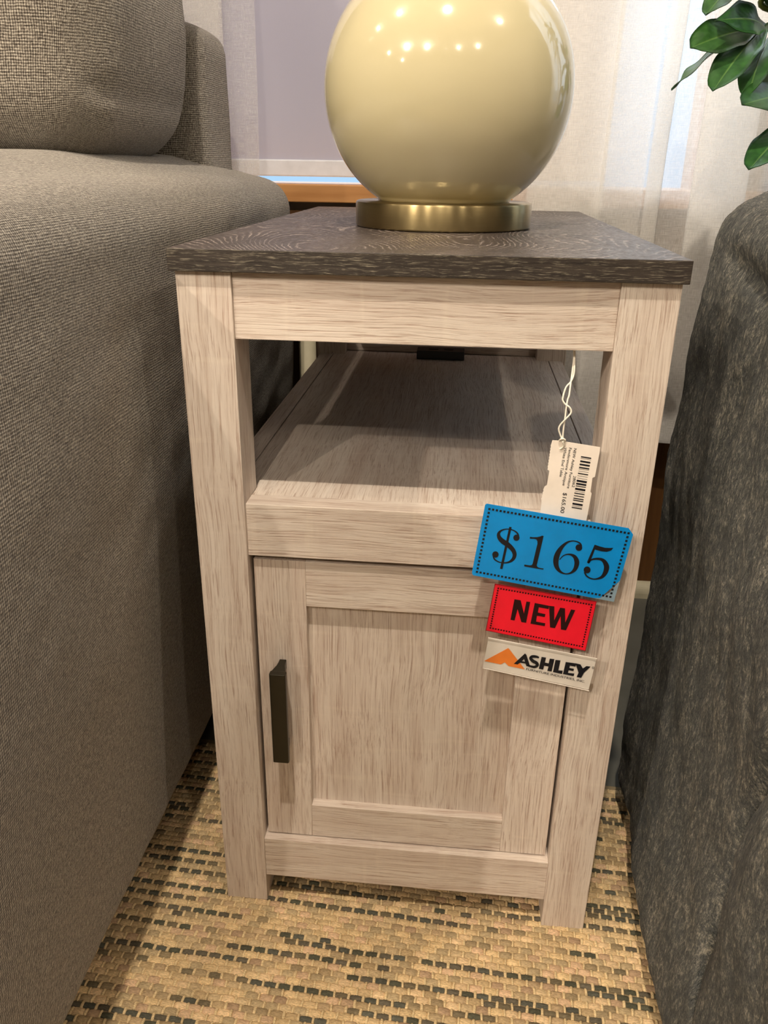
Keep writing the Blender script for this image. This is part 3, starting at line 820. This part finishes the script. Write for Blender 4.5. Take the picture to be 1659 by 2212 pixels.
bmesh.ops.triangle_fill(bm, edges=es, use_beauty=True)
g = bmesh.ops.extrude_face_region(bm, geom=bm.faces[:]); bmesh.ops.translate(bm, verts=[v for v in g['geom'] if isinstance(v, bmesh.types.BMVert)], vec=(0, 0.0004, 0))
bmesh.ops.recalc_face_normals(bm, faces=bm.faces[:])
tg = link('paper_tag', bm, TAGP)
tag(tg, 'white paper barcode tag on a twisted string, hanging above the blue card', 'price tag')
bm = bmesh.new(); Y = YT - 0.0002
bars = [(500, 528), (548, 556), (600, 640), (675, 715), (752, 782), (800, 808), (850, 858), (898, 922), (962, 970), (1018, 1026), (1062, 1108), (1135, 1175), (1200, 1218), (1255, 1300), (1332, 1340), (1370, 1392), (1432, 1450), (1492, 1515), (1538, 1560), (1612, 1655), (1680, 1688), (1712, 1735)]
for y0, y1 in bars:
    f0, f1 = 1054 - (y0 - 500) * 0.183, 1054 - (y1 - 500) * 0.183
    ink_poly(bm, [(f0, y0), (f0 + 243, y0 + 40), (f1 + 243, y1 + 40), (f1, y1)], Y, O, S)
for s, a, b, h, of in (('NEW Ashley Furniture', (885, 312), (716, 1268), 66, .002), ('Fendenmore Antique', (768, 298), (606, 1200), 66, .002), ('White End Table', (652, 292), (535, 992), 66, .002),
                   ('$165.00', (630, 1372), (556, 1850), 92, .002), ('28062', (872, 968), (834, 1238), 66, 0.0)):
    ink_text(bm, s, a, b, h, Y, O, S, of, up=(1, 0.17))
face_out(bm); o = link('printed_text', bm, INK, tg); o['label'] = 'black barcode and printed lines'
O, S = (1180, 740), 9.22
def sp(x, y, Yv): p = at(O[0] + x / S, O[1] + y / S, Yv); return p
n1 = [(548, 100, .0125), (550, 180, .0125), (548, 330, .011), (505, 680, .004), (485, 830, .000), (455, 1050, -.004), (430, 1120, -.005), (405, 1260, -.007), (375, 1500, -.0085), (340, 1750, -.0095), (325, 1940, -.0100)]
n2 = [(562, 100, .0130), (565, 280, .012), (562, 500, .007), (545, 650, .005), (490, 780, .0015), (400, 880, -.002), (345, 1030, -.004), (330, 1150, -.0055), (390, 1235, -.0065), (450, 1275, -.0085), (495, 1345, -.009), (480, 1420, -.0095), (390, 1520, -.0105), (280, 1640, -.010), (250, 1730, -.010), (280, 1840, -.010), (325, 1940, -.0105)]
bm = bmesh.new()
tube(bm, spline([sp(*k) for k in n1], 8), 0.00062, 8); tube(bm, spline([sp(*k) for k in n2], 8), 0.00062, 8)
tube(bm, spline([sp(*k) for k in [(262, 1950, -.0095), (290, 1925, -.0108), (330, 1915, -.0112), (368, 1935, -.0108), (372, 1965, -.0095), (330, 1975, -.0108), (345, 2040, -.0100), (320, 2090, -.0095), (275, 2120, -.0088)]], 8), 0.0007, 8)
o = link('string', bm, STRING, tg, smooth=True); o['label'] = 'twisted white cotton string'

# ================================================================== grey tweed sofa at the left
sofa = empty('sofa', (-0.9, 0.1, ZF))
tag(sofa, 'grey tweed sofa with a broad rounded arm beside the end table, left of the picture', 'sofa')
def setp(o, p):
    o.parent = p; o.matrix_parent_inverse = Matrix.Translation(-Vector(p.location)); return o
def arm_disp(p, n):
    x, y, z = p
    if z > 0.5: z += 0.001 - 0.020 * sst(-0.17, -0.06, x) * sst(0.5, 0.66, z)
    z -= 0.004 * sst(0.40, 0.60, y) * sst(0.5, 0.66, z)
    if x > -0.20: x -= 0.028 * (1 - sst(0.02, 0.50, z)) * sst(-0.20, -0.06, x)
    w = 0.0030 * nz((x * 0.6, y * 1.0, z), 7) + 0.0008 * nz((x, y, z), 30)
    # soft pull creases along the top
    return Vector((x, y, z)) + n * w
setp(rbox('arm', (-0.40, -0.345, 0.050), (-0.036, 0.612, 0.670), 0.042, 0.008, TWEED, None, arm_disp), sofa)
setp(rbox('seat', (-1.90, -0.33, 0.036), (-0.402, 0.40, 0.46), 0.05, 0.03, TWEED), sofa)
setp(rbox('back_frame', (-1.90, 0.445, 0.036), (-0.107, 0.575, 0.810), 0.026, 0.012, TWEED, None, lambda p, n: p + n * 0.002 * nz(p, 12)), sofa)
for x, y in ((-0.20, -0.26), (-0.20, 0.50), (-1.8, -0.26), (-1.8, 0.50)):
    setp(board('foot', (x - 0.03, x + 0.03, y - 0.03, y + 0.03, -0.002 if y < 0 else ZF, 0.060), DARK, None, 0.003), sofa)
# loose back cushion resting over the arm
def cush(p, n):
    c = Vector((-0.43, 0.285, 0.90)); h = Vector((0.345, 0.13, 0.235))
    q = Vector(((p.x - c.x) / h.x, (p.y - c.y) / h.y, (p.z - c.z) / h.z))
    ax = 1 - 0.40 * q.y * q.y - 0.0 * q.z * q.z
    p = p.copy()
    p.y += -0.030 * (1 - min(1, q.x * q.x)) * (1 - min(1, q.z * q.z)) * (1 if q.y < 0 else -1)
    p.x -= 0.020 * sst(0.2, 1, q.z) * max(0, q.x)
    p.x -= 0.016 * sst(-0.45, -1.0, q.z) * max(0, q.x)
    w = 0.0035 * nz(p, 9) + 0.0012 * nz(p, 26)
    # pinched dimple and its creases near the lower right corner (measured on the front face)
    if n.y < 0.4:
        for (ax_, az, bx, bz, dep, wd) in CREASE:
            A = Vector((ax_, az)); B = Vector((bx, bz)); P = Vector((p.x, p.z)); t = max(0, min(1, (P - A).dot(B - A) / (B - A).length_squared))
            d = (P - A.lerp(B, t)).length; w -= dep * math.exp(-(d / wd) ** 2) * (0.25 + 0.75 * t)
    return p + n * w
dmp = at(372, 243, 0.20)
def cz_(u, v): k = at(u, v, 0.20); return (k.x, k.z)
CREASE = [(*cz_(235, 195), dmp.x, dmp.z, 0.018, 0.008), (*cz_(265, 325), dmp.x, dmp.z, 0.018, 0.0065), (*cz_(330, 85), *cz_(385, 130), 0.012, 0.007), (*cz_(300, 60), *cz_(372, 100), 0.008, 0.008), (*cz_(340, 175), *cz_(395, 205), 0.009, 0.006)]
cu = rbox('sofa_cushion', (-0.775, 0.150, 0.661), (-0.099, 0.425, 1.135), 0.060, 0.008, TWEED, None, cush)
tag(cu, 'plump grey tweed back cushion resting on the arm of the sofa', 'cushion')

# ================================================================== dark chenille armchair at the right
ch = empty('armchair', (0.75, -0.2, ZF))
tag(ch, 'dark grey-green chenille armchair with soft bulging side, right of the end table', 'armchair')
def chair_disp(p, n):
    x, y, z = p
    side = sst(0.47, 0.42, x)
    x -= (0.014 * (1 - sst(0.0, 0.22, z)) * sst(0.13, -0.03, y) + 0.007 * math.exp(-((z - 0.42) / 0.10) ** 2) - 0.008 * sst(0.52, 0.66, z)) * side
    # pad seam near the top and the bulging front panel with its crease
    sy = 0.600 + 0.20 * (y - 0.10)
    d = z - sy
    x += side * 0.007 * math.exp(-(d / 0.008) ** 2) * (1 - sst(0.05, 0.17, y))
    x -= side * 0.003 * sst(0.0, 0.03, d) * (1 - sst(0.03, 0.07, d)) * (1 - sst(0.05, 0.17, y))
    yc_ = -0.135 - 0.26 * sst(0.19, 0.42, z) * (z - 0.19) - 0.10 * sst(0.16, 0.0, z)
    e = yc_ - y
    k = sst(0.44, 0.34, z)
    x += side * k * 0.016 * math.exp(-(e / 0.011) ** 2)
    x -= side * k * 0.026 * sst(0.0, 0.07, e)
    w = 0.007 * nz((x, y, z * 0.5), 6) + 0.0032 * nz((x, y, z * 0.45), 22) + 0.0022 * nz((x, y, z * 0.35), 60) + 0.0012 * nz((x, y, z * 0.5), 160)
    return Vector((x, y, z)) + n * w
setp(rbox('arm', (0.402, -0.52, 0.004), (0.60, 0.205, 0.650), 0.045, 0.005, CHEN, None, chair_disp), ch)
def seat_disp(p, n): return p + n * (0.006 * nz(p, 6) + 0.003 * nz(p, 30))
setp(rbox('seat', (0.605, -0.55, 0.03), (1.15, 0.10, 0.44), 0.05, 0.02, CHEN, None, seat_disp), ch)
setp(rbox('backrest', (0.605, 0.11, 0.03), (1.15, 0.30, 0.98), 0.06, 0.02, CHEN, None, seat_disp), ch)
setp(rbox('arm', (1.155, -0.52, 0.004), (1.36, 0.205, 0.650), 0.045, 0.02, CHEN, None, seat_disp), ch)

# ================================================================== potted plant behind the chair
pl = empty('potted_plant', (0.72, 0.44, ZF))
tag(pl, 'leafy green rubber plant with broad rounded leaves, top right before the sheer curtain', 'plant')
def ppart(name, bm, mat, smooth=True):
    o = link(name, bm, mat, None, smooth); return setp(o, pl)
bm = bmesh.new(); lathe(bm, [(0, 0), (0.085, 0), (0.11, 0.20), (0.118, 0.205), (0.118, 0.225), (0.104, 0.225), (0.10, 0.19), (0, 0.19)], 40)
for v in bm.verts: v.co += Vector(pl.location)
ppart('pot', bm, POT)
hub = at(1668, 22, 0.44)
bm = bmesh.new()
tube(bm, spline([(0.72, 0.44, 0.18), (0.71, 0.44, 0.45), (0.685, 0.44, 0.70), (0.68, 0.44, 0.86), (0.69, 0.44, 1.05)], 6), 0.008, 10); ppart('trunk', bm, BARK)
bm = bmesh.new()
tube(bm, spline([(0.683, 0.44, 0.74), (0.62, 0.435, 0.80), hub, hub + Vector((-.012, -.005, .012))], 6), 0.0032, 8); 
tube(bm, spline([(0.683, 0.44, 0.70), (0.64, 0.43, 0.74), at(1720, 250, 0.42)], 6), 0.0032, 8); ppart('branch', bm, STEM)
def leaf(base, tip, width, roll=0.0, bend=0.1, fold=0.15, point=0.0):
    """obovate leaf from base to tip; roll turns its face about the midrib"""
    base, tip = Vector(base), Vector(tip); L = (tip - base).length; d = (tip - base) / L
    toc = (Vector((CX, CY - 0.2, CZ + 0.9)) - base).normalized()
    n = (toc - d * toc.dot(d)).normalized(); n = Matrix.Rotation(roll, 3, d) @ n; s = d.cross(n).normalized()
    NL, NW = 22, 8; verts, faces, uv = [], [], []
    for side in (0, 1):
        for i in range(NL + 1):
            t = i / NL
            tt = t ** 1.25
            wv = max(0.0, 1 - abs(2 * tt - 1) ** 2.3) ** 0.55 * (0.55 + 0.45 * sst(0.0, 0.55, t))
            if point: wv *= 1 - point * sst(0.55, 1.0, t)
            wv = max(wv, 0.03) * width / 2
            for j in range(NW + 1):
                a = -1 + 2 * j / NW
                p = base + d * L * t + s * wv * a + n * (fold * wv * abs(a) - bend * L * (t * t - t) * -1 * 1.0 * 0 + bend * L * math.sin(math.pi * t) + 0.0016 * math.sin(t * 17 + a * 2) * abs(a))
                verts.append(p - n * (0.0006 * side))
    m = (NL + 1) * (NW + 1)
    for side in (0, 1):
        for i in range(NL):
            for j in range(NW):
                q = [i * (NW + 1) + j, i * (NW + 1) + j + 1, (i + 1) * (NW + 1) + j + 1, (i + 1) * (NW + 1) + j]
                t = [(-1 + 2 * (k % (NW + 1)) / NW, (k // (NW + 1)) / NL) for k in q]
                q = [k + m * side for k in q]
                if side: q = q[::-1]; t = t[::-1]
                faces.append(q); uv += t
    rim = [j for j in range(NW + 1)] + [(i + 1) * (NW + 1) - 1 for i in range(1, NL + 1)] + [NL * (NW + 1) + j for j in range(NW - 1, -1, -1)] + [i * (NW + 1) for i in range(NL - 1, 0, -1)]
    for a, b in zip(rim, rim[1:] + rim[:1]):
        faces.append((a, b, b + m, a + m)); uv += [(1, .5)] * 4
    me = D.meshes.new('leaf'); me.from_pydata([tuple(v) for v in verts], [], faces)
    l = me.uv_layers.new(name='leaf')
    for k, t in enumerate(uv): l.data[k].uv = t
    return setp(link('leaf', me, LEAF, None, True), pl)
def LF(b, t, w, Yb=0.44, Yt=0.40, **k): leaf(at(*b, Yb), at(*t, Yt), w * 0.00058, **k)
LF((1612, 66), (1450, 194), 52, Yt=.41, point=0.9, roll=0.9, bend=.03)
LF((1640, 62), (1492, 103), 66, Yt=.37, roll=-0.2, bend=0.05)
LF((1662, 50), (1540, 196), 62, Yt=.36, roll=0.15, bend=0.05)
LF((1655, 58), (1546, 44), 62, Yt=.35, roll=-0.5, bend=0.06, point=0.7)
LF((1620, -40), (1525, 32), 50, Yt=.39, roll=0.3)
LF((1672, 70), (1617, 208), 56, Yt=.37, roll=0.5, bend=0.06)
LF((1735, 215), (1604, 226), 70, Yt=.35, roll=-0.1, bend=0.05)
LF((1730, 260), (1618, 366), 60, Yt=.35, roll=0.1, bend=0.05)
LF((1668, -5), (1570, -42), 52, Yt=.36)
LF((1668, 22), (1700, -120), 56, Yt=.38)
LF((1672, 22), (1600, -110), 56, Yt=.40)
LF((1690, 60), (1640, 225), 56, Yb=.47, Yt=.46, roll=0.8)
LF((1690, 30), (1760, 90), 56, Yt=.36)
LF((1735, 240), (1760, 400), 60, Yt=.36)
LF((1735, 230), (1830, 180), 56, Yt=.38)
LF((1735, 225), (1700, 120), 50, Yt=.44)
for z_, s_ in ((0.93, 1), (0.99, -1), (1.04, 1)):
    for k in range(5):
        a = k * 1.25 + z_ * 9
        c = Vector((0.685, 0.44, z_)); leaf(c, c + Vector((math.cos(a) * 0.10, math.sin(a) * 0.06 - 0.02, 0.02 - 0.02 * k)), 0.036, bend=0.08)
